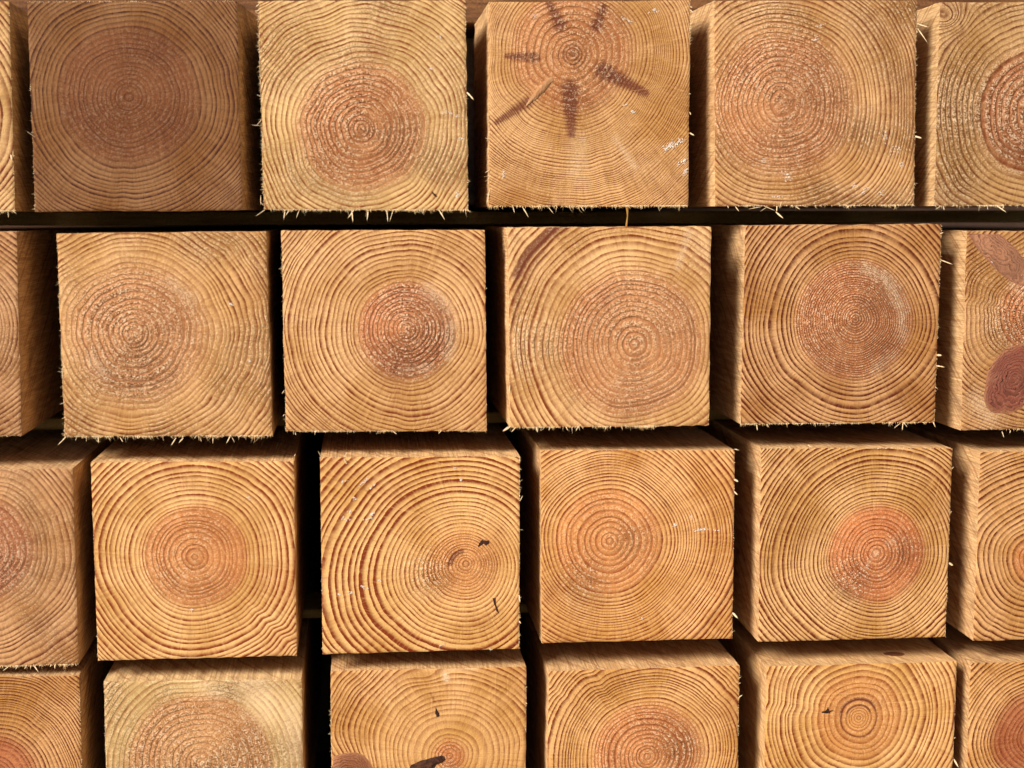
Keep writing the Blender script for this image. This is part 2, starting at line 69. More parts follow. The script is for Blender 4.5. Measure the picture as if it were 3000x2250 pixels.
{"key":"r4c1","y":0,"o":[-82.1,-331.47],"c":[[-48.95,100.71],[48.93,98.83],[49.34,-1.22],[-49.34,1.22]],"pith":[-1.88,57.07],"hr":35.47,"sp":[[0.0,3.29],[34.6,2.94],[51.9,3.46]],"sap":"DDBB80","late":"BB8A4C","hs":"C68C58","wob":1.1,"fuzz":1,"fuzo":0.75,"ls":0.5,"seed":20,"he":[-0.69,0.35],"hsoft":1.38,"stain":[[[48.39,97.07],[39.46,76.07],1.56,0.2]],"pale":[[[24.48,96.05],[31.05,83.46],7.79,0.5],[[43.01,83.06],[46.07,61.59],5.19,0.45],[[0.73,96.79],[7.43,93.06],4.33,0.4]],"fr":{"l":[0,1,0.4,0.5],"r":[0,0.2,0.12,0.5]},"spl":[]},
{"key":"r4c2","y":-1,"o":[30.65,-328.49],"c":[[-49.06,99.76],[50.41,99.12],[49.61,-0.72],[-49.61,0.72]],"pith":[10.9,53.51],"hr":7.4,"sp":[[0.0,2.29],[8.8,2.47],[14.1,4.23],[31.7,3.88],[49.3,2.64],[70.5,2.47]],"sap":"D89F58","late":"AC6A34","hs":"C47C48","wob":1.3,"fuzz":0.5,"fuzo":0.08,"ls":0.7,"seed":21,"he":[0.0,0.0],"hsoft":1.41,"stain":[[[-49.06,85.06],[-43.17,75.98],3.52,0.4],[[0.76,93.8],[6.31,93.98],1.06,0.35],[[-4.97,92.91],[8.04,92.15],0.7,0.3],[[1.39,87.01],[3.1,82.49],0.88,0.7],[[-48.59,58.32],[-30.53,52.3],2.82,0.25],[[-15.73,57.16],[-14.61,48.13],1.59,0.35],[[49.02,61.19],[44.61,59.54],1.06,0.5]],"pale":[[[8.94,96.58],[9.44,93.89],1.41,0.9],[[11.57,99.52],[24.62,99.67],1.41,0.4]],"knots":[[[-42.71,47.0],21.14,15.85,11.0],[[0.25,95.06],10.57,4.58,4.0]],"knotg":[[[-42.38,45.92],16.21,11.63,0,"B26E42"]],"fr":{"l":[0.1,0.6,0.5,0.7],"r":[0,1,0.12,0.4]},"spl":[[[-49.32,78.85],[-50.68,79.78],0.53],[[-49.27,70.84],[-50.27,72.65],0.53],[[-49.32,67.27],[-51.04,67.51],0.53],[[50.29,80.07],[50.99,79.51],0.53]]},
{"key":"r4c3","y":0,"o":[141.47,-331.73],"c":[[-48.66,99.33],[50.77,99.39],[50.24,-0.72],[-50.24,0.72]],"pith":[2.72,52.37],"hr":28.41,"sp":[[0.0,3.06],[28.8,2.7],[34.2,1.98],[46.8,2.88],[75.5,2.52]],"sap":"DCA25A","late":"A8622C","hs":"C88450","wob":0.8,"fuzz":0.5,"fuzo":0.04,"ls":0.9,"seed":22,"he":[0.0,0.0],"hsoft":1.8,"notch":[[122,4,1.3,37.8],[128,4,-0.5,41.4],[142,4,1.0,43.2],[40,4,0.75,36.0],[48,4,0.6,41.4],[150,5,0.5,37.8]],"stain":[[[2.36,53.12],[3.08,52.0],1.08,0.5]],"fz":[[[19.39,56.72],9.0,0.7]],"fr":{"r":[0,1,0.18,0.5]},"spl":[[[50.84,82.67],[52.44,84.07],0.72],[[50.74,90.13],[51.64,90.47],0.54]]},
{"key":"r4c4","y":0,"o":[256.42,-332.8],"c":[[-49.7,99.48],[52.18,99.07],[50.83,-0.7],[-50.83,0.7]],"pith":[-0.19,70.48],"hr":23.47,"sp":[[0.0,1.47],[5.5,2.38],[11.0,3.67],[22.0,3.48],[36.7,3.12],[77.0,2.75]],"sap":"E0A85E","late":"B06A34","hs":"C68A4A","wob":1.0,"fuzz":0.25,"fuzo":0.03,"ls":0.85,"seed":23,"he":[0.0,1.1],"hsoft":1.47,"notch":[[168,6,1.25,23.8],[176,6,-0.5,23.8]],"stain":[[[8.41,46.72],[14.04,42.81],3.67,0.3]],"dringa":[[1.1,1.1,-180,180,0.5],[6.78,1.47,-180,180,0.5],[10.27,1.65,-180,180,0.7],[15.04,1.28,-180,180,0.5],[10.27,2.2,10,200,0.9],[6.78,1.65,0,190,0.85]],"fr":{"r":[0,1,0.09,0.4]},"spl":[[[51.98,46.09],[54.14,42.1],1.28],[[51.84,57.81],[52.38,58.53],0.55]]},
{"key":"r4c5","y":0,"o":[367.79,-336.19],"c":[[-51.43,101.41],[54.48,99.74],[52.99,-1.05],[-52.99,1.05]],"pith":[-12.94,59.96],"hr":26.16,"sp":[[0.0,3.18],[23.4,2.24],[78.5,2.43]],"sap":"D6984E","late":"93551F","hs":"8C4026","wob":0.8,"fuzz":0.1,"fuzo":0.04,"ls":0.95,"seed":24,"he":[0.0,0.0],"hsoft":2.62,"notch":[[-175,6,-0.5,28.0]],"stain":[[[-49.45,92.7],[-44.09,68.47],1.12,0.2]],"fr":{},"spl":[]}]
EXTRA={"wedge":[[-31.72,48.73],[-30.02,52.71],[-24.95,58.7],[-21.23,62.02],[-18.53,63.36],[-18.02,61.38],[-20.9,57.72],[-25.8,52.73],[-29.69,50.06]],"bark":[[-10.63,45.83],[-9.37,49.38],[-4.13,51.71],[1.11,52.96],[5.14,53.9],[8.11,53.79],[8.79,51.97],[7.03,50.23],[3.88,49.26],[2.1,45.36]],"hole":[[3.77,79.61],[4.45,77.97],[5.83,76.14],[5.64,74.35],[4.42,74.4],[3.39,76.22]],"resin":[[28.78,52.94],[29.13,54.85],[30.86,56.39],[32.93,56.16],[34.65,56.13],[34.47,54.73],[32.92,53.55],[31.54,54.8],[30.16,53.78]],"crack":[[35.91,26.66],[37.64,26.62],[37.63,24.51],[39.34,18.12],[38.13,19.91],[36.59,23.83]],"mark":[[-20.4,74.46],[-17.85,74.92],[-16.8,77.09],[-16.02,74.86],[-13.47,75.15],[-16.0,73.39],[-17.09,73.43],[-20.02,73.89]],"dash":[[31.81,9.15],[33.14,8.15],[34.81,6.31],[33.8,6.31],[32.47,7.48]],"slit":[]}


# ------------------------------------------------------------------ helpers
COL = scene.collection
ALB = .60      # hex colours below are as seen in full light; the wood itself reflects this share of that
def lin(h):
    if isinstance(h, str): c = [int(h[i:i+2], 16)/255 for i in (0, 2, 4)]
    else: c = h
    return tuple(ALB*(x/12.92 if x <= .04045 else ((x+.055)/1.055)**2.4) for x in c)
def mul(c, k): return tuple(min(1, a*k) for a in c)
def tint(c, k): return tuple(a*q for a, q in zip(c, k))
def mixc(a, b, t): return tuple(x*(1-t)+y*t for x, y in zip(a, b))

def mesh_obj(name, verts, faces, mat, parent=None, smooth=False, attrs=None):
    me = bpy.data.meshes.new(name)
    me.from_pydata([tuple(v) for v in verts], [], [tuple(f) for f in faces])
    if attrs:
        for n, a in attrs.items():
            at = me.attributes.new(n, 'FLOAT', 'POINT'); at.data.foreach_set('value', np.asarray(a, dtype=np.float32))
    me.materials.append(mat)
    if smooth: me.polygons.foreach_set('use_smooth', [True]*len(me.polygons))
    me.update()
    o = bpy.data.objects.new(name, me); COL.objects.link(o)
    if parent: o.parent = parent
    return o
def tag(o, label=None, cat=None, group=None, kind=None):
    if label: o['label'] = label
    if cat: o['category'] = cat
    if group: o['group'] = group
    if kind: o['kind'] = kind

class NB:
    """small node-building helper"""
    def __init__(s, name):
        s.m = bpy.data.materials.new(name); s.m.use_nodes = True
        s.t = s.m.node_tree; s.b = s.t.nodes["Principled BSDF"]
    def n(s, typ, **k):
        x = s.t.nodes.new(typ)
        for a, v in k.items(): setattr(x, a, v)
        return x
    def put(s, sock, v):
        if hasattr(v, 'is_output'): s.t.links.new(v, sock)
        elif isinstance(v, (tuple, list)):
            sock.default_value = tuple(v)+(1,) if len(v) == 3 and sock.type == 'RGBA' else v
        else: sock.default_value = v
    def f(s, op, a, b=0.0, c=0.0, clamp=False):
        x = s.n("ShaderNodeMath", operation=op); x.use_clamp = clamp
        s.put(x.inputs[0], a); s.put(x.inputs[1], b); s.put(x.inputs[2], c)
        return x.outputs[0]
    def v(s, op, a, b=None, scale=None):
        x = s.n("ShaderNodeVectorMath", operation=op)
        s.put(x.inputs[0], a)
        if b is not None: s.put(x.inputs[1], b)
        if scale is not None: s.put(x.inputs['Scale'], scale)
        return x.outputs['Value'] if op in ('LENGTH', 'DOT_PRODUCT') else x.outputs[0]
    def comb(s, x, y, z):
        c = s.n("ShaderNodeCombineXYZ")
        for i, q in enumerate((x, y, z)): s.put(c.inputs[i], q)
        return c.outputs[0]
    def sep(s, v):
        c = s.n("ShaderNodeSeparateXYZ"); s.put(c.inputs[0], v); return c.outputs
    def attr(s, n):
        return s.n("ShaderNodeAttribute", attribute_name=n).outputs['Fac']
    def noise(s, vec, scale, detail=2.0, rough=.5, dist=0.0):
        x = s.n("ShaderNodeTexNoise"); s.put(x.inputs['Vector'], vec)
        x.inputs['Scale'].default_value = scale; x.inputs['Detail'].default_value = detail
        x.inputs['Roughness'].default_value = rough; x.inputs['Distortion'].default_value = dist
        return x.outputs['Fac']
    def rnd(s, a):
        x = s.n("ShaderNodeTexWhiteNoise", noise_dimensions='1D'); s.put(x.inputs['W'], a); return x.outputs['Value']
    def ss(s, x, a, b, lo=0.0, hi=1.0):
        m = s.n("ShaderNodeMapRange", interpolation_type='SMOOTHSTEP')
        s.put(m.inputs[0], x); s.put(m.inputs[1], a); s.put(m.inputs[2], b); s.put(m.inputs[3], lo); s.put(m.inputs[4], hi)
        return m.outputs[0]
    def mix(s, t, a, b, blend='MIX'):
        x = s.n("ShaderNodeMix", data_type='RGBA', blend_type=blend, clamp_factor=True)
        s.put(x.inputs[0], t); s.put(x.inputs[6], a); s.put(x.inputs[7], b); return x.outputs[2]
    def bump(s, h, strength, dist):
        x = s.n("ShaderNodeBump"); s.put(x.inputs['Height'], h)
        x.inputs['Strength'].default_value = strength; x.inputs['Distance'].default_value = dist
        s.t.links.new(x.outputs[0], s.b.inputs['Normal'])
    def done(s, col, rough=.75, spec=.25):
        s.put(s.b.inputs['Base Color'], col); s.put(s.b.inputs['Roughness'], rough)
        s.b.inputs['Specular IOR Level'].default_value = spec
        return s.m
    def obj_mm(s):
        t = s.n("ShaderNodeTexCoord"); return s.v('SCALE', t.outputs['Object'], scale=1000.0)

CREAM = lin('F6DDBC')

def ring_layers(b, ph, ls, seed, fray):
    """latewood amount and per-ring random values from a running ring count"""
    n = b.f('FLOOR', ph); fr = b.f('FRACT', ph)
    r1 = b.rnd(b.f('ADD', n, seed*13.7)); r2_ = b.rnd(b.f('ADD', n, seed*7.1+91.3))
    start = b.f('ADD', .08, b.f('MULTIPLY', r1, .34))
    late = b.f('MULTIPLY', b.ss(fr, start, .88), b.ss(fr, .90, 1.0, 1.0, 0.0))
    late = b.f('MULTIPLY', late, b.f('ADD', .68*ls, b.f('MULTIPLY', r2_, .5*ls)))
    return late, r1, r2_, fr

def end_material(d):
    b = NB('end_grain')
    P = b.obj_mm(); sd_ = d['seed']
    off = b.v('ADD', P, (sd_*37.0, sd_*11.0, sd_*53.0))
    x, y, z = b.sep(P)
    vx = b.f('SUBTRACT', x, d['pith'][0]); vz = b.f('SUBTRACT', z, d['pith'][1])
    rr = b.f('MAXIMUM', b.f('SQRT', b.f('ADD', b.f('MULTIPLY', vx, vx), b.f('MULTIPLY', vz, vz))), .5)
    ux = b.f('DIVIDE', vx, rr); uz = b.f('DIVIDE', vz, rr)
    def ray(k, kr, det=3.0, s=0.0):
        return b.noise(b.comb(b.f('MULTIPLY', ux, k), b.f('MULTIPLY', uz, k), b.f('ADD', b.f('MULTIPLY', rr, kr), sd_*3.3+s)), 1.0, det)
    rayn = ray(8, .06, 4.0)
    rayf = ray(45, .09, 2.0, 40)
    heart = b.attr('heart'); fuzz = b.attr('fuzz'); stain = b.attr('stain'); pale = b.attr('pale')
    nf = b.noise(off, .9, 3.0, .6)
    nm = b.noise(off, .22, 3.0, .55)
    nl = b.noise(off, .035, 3.0, .5)
    fray = b.f('ADD', .10, b.f('MULTIPLY', fuzz, .12))
    ph = b.f('ADD', b.attr('ring'), b.f('MULTIPLY', b.f('SUBTRACT', nf, .5), b.f('MULTIPLY', fray, 1.1)))
    ph = b.f('ADD', ph, b.f('MULTIPLY', b.f('SUBTRACT', nm, .5), .22))
    late, r1, r2_, fr = ring_layers(b, ph, d['ls'], sd_, .1)
    # broken intensity of the latewood lines round the ring
    late = b.f('MULTIPLY', late, b.ss(rayn, .25, .7, 1.12, .72))
    late = b.f('MULTIPLY', late, b.ss(nm, .3, .75, 1.1, .7))
    late = b.f('MULTIPLY', late, b.ss(rr, 15.0, 62.0, 1.05, 1.5), clamp=True)
    sap = tint(lin(d['sap']), (1.02, 1.03, .94)); lt = tint(lin(d['late']), (.60, .28, .11)); hs = tint(lin(d['hs']), (1.02, .93, .84))
    lum = lambda c: .3*c[0]+.6*c[1]+.1*c[2]
    CR = mul(CREAM, min(1.0, 1.15*lum(sap)/lum(lin('D4A060'))))
    sap2 = mixc(mul(sap, 1.65), mul(CR, 1.3), .25); sap3 = mul(sap, 1.12)
    early = b.mix(b.ss(nl, .3, .7), sap2, sap3)
    early = b.mix(b.f('MULTIPLY', b.ss(rayn, .48, .8), .35), early, mixc(sap, lt, .35))
    early = b.mix(b.f('MULTIPLY', r1, .16), early, lt)
    sapc = b.mix(late, early, lt)
    hearly = b.mix(b.ss(nl, .3, .7), mixc(mul(hs, 1.85), sap2, .25), mixc(mul(hs, 1.5), sap3, .12))
    hearly = b.mix(b.f('MULTIPLY', r2_, .3), hearly, hs)
    hlate = mixc(tint(hs, (.60, .36, .28)), lt, .2)
    hc = b.mix(b.f('MULTIPLY', late, .95), hearly, hlate)
    hb = b.f('ADD', b.f('MULTIPLY', heart, b.f('ADD', .75, b.f('MULTIPLY', b.f('ADD', nl, rayn), .3))), b.f('MULTIPLY', b.f('SUBTRACT', nm, .5), .18), clamp=True)
    col = b.mix(b.f('MULTIPLY', hb, .93), sapc, hc)
    # fine radial streaks
    col = b.mix(b.f('MULTIPLY', b.ss(rayf, .5, .72), .2), col, mul(lt, .8))
    col = b.mix(b.f('MULTIPLY', b.ss(rayf, .47, .3), .14), col, mul(sap2, 1.1))
    col = b.mix(b.f('MULTIPLY', b.ss(rayn, .42, .25), .2), col, mul(sap2, 1.12))
    # pale, torn patches
    
    # stains / compression wood
    se = b.f('ADD', stain, b.f('ADD', b.f('MULTIPLY', late, .5), b.f('MULTIPLY', b.f('SUBTRACT', nf, .5), .45)))
    stn = b.f('MULTIPLY', b.ss(se, .2, 1.05), b.f('MINIMUM', b.f('MULTIPLY', stain, 1.35), .92), clamp=True)
    col = b.mix(stn, col, mixc(mul(lt, .5), lin('84402A'), .6))
    # torn fibre speckle
    vo = b.n("ShaderNodeTexVoronoi"); b.put(vo.inputs['Vector'], b.v('ADD', off, b.v('SCALE', b.comb(nf, nm, nf), scale=1.2)))
    vo.inputs['Scale'].default_value = 1.6
    cell = b.sep(vo.outputs['Color'])[0]
    sp = b.f('ADD', b.f('MULTIPLY', b.noise(off, 1.7, 3.0, .75), .75), b.f('MULTIPLY', cell, .25))
    wgt = b.f('MULTIPLY', fuzz, b.f('SUBTRACT', 1.0, b.f('MULTIPLY', late, 1.5)), clamp=True)
    col = b.mix(b.f('MULTIPLY', b.ss(sp, .53, .585), b.f('MULTIPLY', wgt, .95)), col, mixc(mul(CR, 1.6), hs, .08))
    col = b.mix(b.f('MULTIPLY', b.ss(sp, .47, .40), b.f('MULTIPLY', wgt, .9)), col, mixc(tint(hs, (.45, .30, .24)), mul(lt, .6), .3))
    pm = b.f('MULTIPLY', pale, b.ss(sp, .38, .6, .35, 1.25), clamp=True)
    col = b.mix(pm, col, tuple(q*1.25 for q in lin('F0D0AA')))
    bl = b.noise(off, .028, 4.0, .6)
    col = b.mix(b.ss(bl, .52, .74, 0.0, .24), col, mul(lt, 1.1))
    # everywhere a little grain
    g = b.noise(off, 2.2, 2.0, .6)
    col = b.mix(b.ss(g, .25, .75, .16, 0.0), col, mul(lt, .55))
    # faint straight saw scores
    aa = math.radians((sd_*47) % 180); ca, sa = math.cos(aa), math.sin(aa)
    along = b.f('ADD', b.f('MULTIPLY', x, ca*.02), b.f('MULTIPLY', z, sa*.02))
    acr = b.f('ADD', b.f('MULTIPLY', x, -sa*1.1), b.f('MULTIPLY', z, ca*1.1))
    score = b.noise(b.comb(along, acr, sd_*5.0), 1.0, 3.0, .7)
    col = b.mix(b.ss(score, .56, .72, 0.0, .22), col, mul(sap2, 1.15))
    col = b.mix(b.ss(score, .42, .3, 0.0, .12), col, mul(lt, .8))
    h = b.f('MULTIPLY', late, .16)
    h = b.f('ADD', h, b.f('MULTIPLY', score, .12))
    h = b.f('ADD', h, b.f('MULTIPLY', b.f('MULTIPLY', sp, wgt), 1.5))
    h = b.f('ADD', h, b.f('MULTIPLY', nf, .22))
    h = b.f('ADD', h, b.f('MULTIPLY', rayf, .08))
    b.bump(h, 1.0, .001)
    return b.done(col, b.f('SUBTRACT', .82, b.f('MULTIPLY', late, .15)), .2)

def side_material(d):
    b = NB('sawn_side')
    P = b.obj_mm(); sd_ = d['seed']
    x, y, z = b.sep(P)
    Q = b.comb(b.f('ADD', x, sd_*31.0), b.f('MULTIPLY', y, .03), b.f('ADD', z, sd_*17.0))
    st = b.noise(Q, .5, 4.0, .6)
    fine = b.noise(Q, 1.8, 3.0, .6)
    blot = b.noise(b.v('ADD', P, (sd_*9.0, 0, 0)), .03, 3.0)
    ph = b.f('ADD', b.attr('ring'), b.f('MULTIPLY', b.f('SUBTRACT', blot, .5), 5.0))
    late, r1, r2_, fr = ring_layers(b, ph, d['ls'], sd_, .1)
    sap = tint(lin(d['sap']), (1.02, 1.03, .94)); lt = tint(lin(d['late']), (.60, .28, .11)); hs = tint(lin(d['hs']), (1.02, .93, .84))
    PL = tuple(q*1.5 for q in lin('EBC896'))
    c = b.mix(b.ss(st, .3, .7), mixc(mul(sap, 1.2), PL, .85), mixc(mul(sap, 1.1), PL, .5))
    c = b.mix(b.f('MULTIPLY', late, .2), c, mixc(lt, sap, .3))
    c = b.mix(b.f('MULTIPLY', b.attr('heart'), .7), c, mixc(hs, sap, .3))
    c = b.mix(b.ss(fine, .35, .65, .42, 0.0), c, mixc(lt, hs, .3))
    # slanting band-saw marks
    sx = b.f('ADD', b.f('ADD', x, b.f('MULTIPLY', z, 1.0 if d['key'].startswith('r1') else -1.0)), b.f('MULTIPLY', y, .55))
    saw = b.n("ShaderNodeTexNoise"); b.put(saw.inputs['Vector'], b.comb(b.f('MULTIPLY', sx, .45), b.f('MULTIPLY', y, .02), sd_*1.0)); saw.inputs['Scale'].default_value = 1.0
    saw.inputs['Detail'].default_value = 2.0
    c = b.mix(b.ss(saw.outputs['Fac'], .48, .66, 0.0, .5), c, mixc(lt, hs, .4))
    c = b.mix(b.f('MULTIPLY', b.ss(blot, .62, .78), .5), c, lin('6B4436'))
    h = b.f('ADD', b.f('MULTIPLY', fine, .15), b.f('MULTIPLY', saw.outputs['Fac'], .2))
    b.bump(h, .8, .001)
    return b.done(c, .8, .2)

def plain_wood(name, c1, c2, sc=(.9, .06, .9), dark=.5, rough=.8):
    b = NB(name); P = b.obj_mm(); x, y, z = b.sep(P)
    Q = b.comb(b.f('MULTIPLY', x, sc[0]), b.f('MULTIPLY', y, sc[1]), b.f('MULTIPLY', z, sc[2]))
    n1 = b.noise(Q, .35, 5.0, .62, .3); n2 = b.noise(P, .9, 3.0, .6)
    c = b.mix(b.ss(n1, .3, .7), lin(c1), lin(c2))
    c = b.mix(b.ss(n2, .25, .6, dark, 0.0), c, mul(lin(c2), .35))
    b.bump(b.f('ADD', n1, b.f('MULTIPLY', n2, .4)), .7, .001)
    return b.done(c, rough)

def knot_material(col, lo):
    b = NB('knot_wood'); off = b.obj_mm()
    nf = b.noise(off, 1.0, 3.0, .6); nm = b.noise(off, .12, 3.0, .55)
    ph = b.f('ADD', b.attr('ring'), b.f('ADD', b.f('MULTIPLY', nm, 5.5), b.f('MULTIPLY', nf, .5)))
    late, r1, r2_, fr = ring_layers(b, ph, .8, 3.0, .1)
    c0 = lin(col)
    c = b.mix(b.ss(b.noise(off, .05, 2.0), .35, .65), mul(c0, 1.12), mixc(mul(c0, .85), lin('6E3A30'), .25))
    c = b.mix(late, c, mixc(mul(c0, .5), lin('5A2A22'), .3))
    c = b.mix(b.ss(b.noise(off, .09, 3.0), .5, .75, 0.0, .35), c, lin('C8906A'))
    c = b.mix(b.f('MULTIPLY', b.attr('edge'), .8), c, lin(lo))
    c = b.mix(b.ss(nf, .3, .6, .2, 0.0), c, mul(c0, .5))
    b.bump(b.f('ADD', b.f('MULTIPLY', late, .15), b.f('MULTIPLY', nf, .25)), .9, .001)
    return b.done(c, .62, .35)

def fibre_mat(name, c1, c2):
    b = NB(name); P = b.obj_mm()
    n = b.noise(P, .35, 2.0); c = b.mix(b.ss(n, .35, .65), lin(c1), lin(c2))
    b.b.inputs['Subsurface Weight'].default_value = 0.0
    return b.done(c, .7, .25)
ALB = .72
M_FIB = fibre_mat('torn_fibre', 'FBE6C4', 'E8C690')
M_FIB2 = fibre_mat('short_fibre', 'FCE4BC', 'EAC48A')
M_WHITE = fibre_mat('white_fleck', 'F8EEE4', 'E8D4C4')
ALB = .60
M_DARK = fibre_mat('dark_resin', '2E150E', '4A2618')
M_BARK = plain_wood('bark_wood', '6E4026', '3A1E12', (1, 1, 1), .7)

# ------------------------------------------------------------------ growth rings as a field over the cut end
NG = 128
def ring_field(d, X, Z):
    rng = np.random.default_rng(d['seed']*101)
    px, pz = d['pith']; dx, dz = X-px, Z-pz
    r = np.hypot(dx, dz)+1e-6; th = np.arctan2(dz, dx)
    # slightly out-of-round growth
    ec = d.get('ecc', [0, 0])
    re = r*(1-(ec[0]*dx-ec[1]*dz)/r)
    for k in (2, 3, 4, 5):
        re = re*(1+.016/k**.5*math.sqrt(k)*.6*np.cos(k*th+rng.uniform(0, 6.3)))
    # waves that grow outwards
    wob = d['wob']*np.clip(r/35, .12, 1.3)
    for k in (6, 8, 11, 14):
        a = rng.normal()*.065*(9/k)**.5
        re = re+wob*a*np.cos(k*th+rng.uniform(0, 6.3)+.03*r*rng.normal())*(.6+.6*np.sin(r*rng.uniform(.06, .16)+rng.uniform(0, 6.3)+th))
    for i in range(14):
        q = rng.normal(size=2); q /= np.linalg.norm(q); L = rng.uniform(9, 38)
        re = re+d['wob']*.012*L**.6*np.clip(r/14, .1, 1)*np.sin((q[0]*X+q[1]*Z)/L*6.283+rng.uniform(0, 6.3))
    # radial dimples and spikes
    for (a, wd, amp, r0) in d.get('notch', []):
        da = np.degrees(np.angle(np.exp(1j*(th-math.radians(a)))))
        re = re+amp*np.exp(-np.abs(da/wd)**1.5)*np.clip((r-r0*.75)/(r0*.4+1), 0, 1)
    for (c, rx, ry, am) in d.get('knots', []):
        e = ((X-c[0])/rx)**2+((Z-c[1])/ry)**2
        re = re+am*np.exp(-e*.9)
    re = np.maximum(re, 0.05)
    # ring radii
    R = [0.0]
    sr = [a for a, b in d['sp']]; sv = [b for a, b in d['sp']]
    slow = rng.uniform(0, 6.3)
    while R[-1] < 190:
        s = np.interp(R[-1], sr, sv)
        s *= .86*(1+.22*math.sin(R[-1]*.35+slow)*.8)
        R.append(R[-1]+s*rng.choice([rng.uniform(.62, .88), rng.uniform(.85, 1.15), rng.uniform(1.1, 1.4)], p=[.3, .45, .25]))
    ring = np.interp(re, R, np.arange(len(R)))
    return ring, re, r, th

def seg_mask(X, Z, a, b, w_, tp=0.0):
    a = np.array(a); b = np.array(b); ab = b-a; L = (ab**2).sum()+1e-9
    t = np.clip(((X-a[0])*ab[0]+(Z-a[1])*ab[1])/L, 0, 1)
    dd = np.hypot(X-a[0]-t*ab[0], Z-a[1]-t*ab[1])
    w_ = w_*(1-tp*t)
    return np.exp(-(dd/w_)**2*.8)

def fields(d, X, Z):
    ring, re, r, th = ring_field(d, X, Z)
    rng = np.random.default_rng(d['seed']*7+1)
    he = d.get('he', [0, 0]); hx, hz = X-d['pith'][0]-he[0], Z-d['pith'][1]-he[1]
    rh = .35*re+.65*np.hypot(hx, hz)
    soft = d.get('hsoft', 2.6)*1.5+.8
    heart = 1/(1+np.exp((rh-d['hr'])/(soft*.35)))
    # fuzz: torn grain, strongest in the heart, uneven round it
    un = .88+.16*np.cos(th-math.radians(rng.uniform(0, 360)))+.12*np.cos(2*th+rng.uniform(0, 6))+.12*np.cos(3*th+rng.uniform(0, 6))
    patch = np.zeros_like(X)
    for i in range(8):
        q = rng.normal(size=2); q /= np.linalg.norm(q); L = rng.uniform(25, 70)
        patch += np.sin((q[0]*X+q[1]*Z)/L*6.283+rng.uniform(0, 6.3))
    patch = np.clip(.6+patch*.17, 0, 1.1)
    fuzz = d['fuzz']*np.clip(heart*un, 0, 1)+d['fuzo']*(1-heart)*patch
    for (c, rad, st) in d.get('fz', []):
        fuzz += st*np.exp(-((X-c[0])**2+(Z-c[1])**2)/rad**2)
    stain = np.zeros_like(X); pale = np.zeros_like(X)
    for (a, b, w_, st) in d.get('stain', []): stain = np.maximum(stain, st*seg_mask(X, Z, a, b, w_))
    for (a, b, w_, st) in d.get('spoke', []): stain = np.maximum(stain, st*seg_mask(X, Z, a, b, w_*1.25, .5))
    stain = np.maximum(stain, .5*np.exp(-(r/1.1)**2))
    for (a, b, w_, st) in d.get('pale', []): pale = np.maximum(pale, st*seg_mask(X, Z, a, b, w_))
    for (rad, w_, a0, a1, st) in d.get('dringa', []):
        deg = np.degrees(th); mid = (a0+a1)/2; half = (a1-a0)/2
        da = np.abs(np.degrees(np.angle(np.exp(1j*np.radians(deg-mid)))))
        am = 1.0 if half >= 179 else np.clip((half-da)/(half*.35), 0, 1)
        stain = np.maximum(stain, st*am*np.exp(-((re-rad)/(w_*.6))**2))
    return ring, heart, np.clip(fuzz, 0, 1), stain, pale

def wobble1d(rng, n, amp, scales=(3, 7, 15, 40)):
    t = np.linspace(0, 1, n); o = np.zeros(n)
    for s in scales: o += rng.normal()*np.sin(t*s*6.283*rng.uniform(.7, 1.3)+rng.uniform(0, 6.3))
    return o*amp/len(scales)**.5

def face_point(c, u, v):
    TL, TR, BR, BL = [np.array(p) for p in c]
    return ((1-u)*(1-v))[..., None]*TL+(u*(1-v))[..., None]*TR+(u*v)[..., None]*BR+((1-u)*v)[..., None]*BL

FLARE = {'r1c1': ('r', [(0, 0), (58, 5.6), (1800, 5.6)]), 'r1c3': ('l', [(0, 0), (94, .5), (96, -7), (1800, -7)]),
         'r1c4': ('l', [(0, 0), (20, 1.6), (60, 2.6), (1800, 2.6)])}

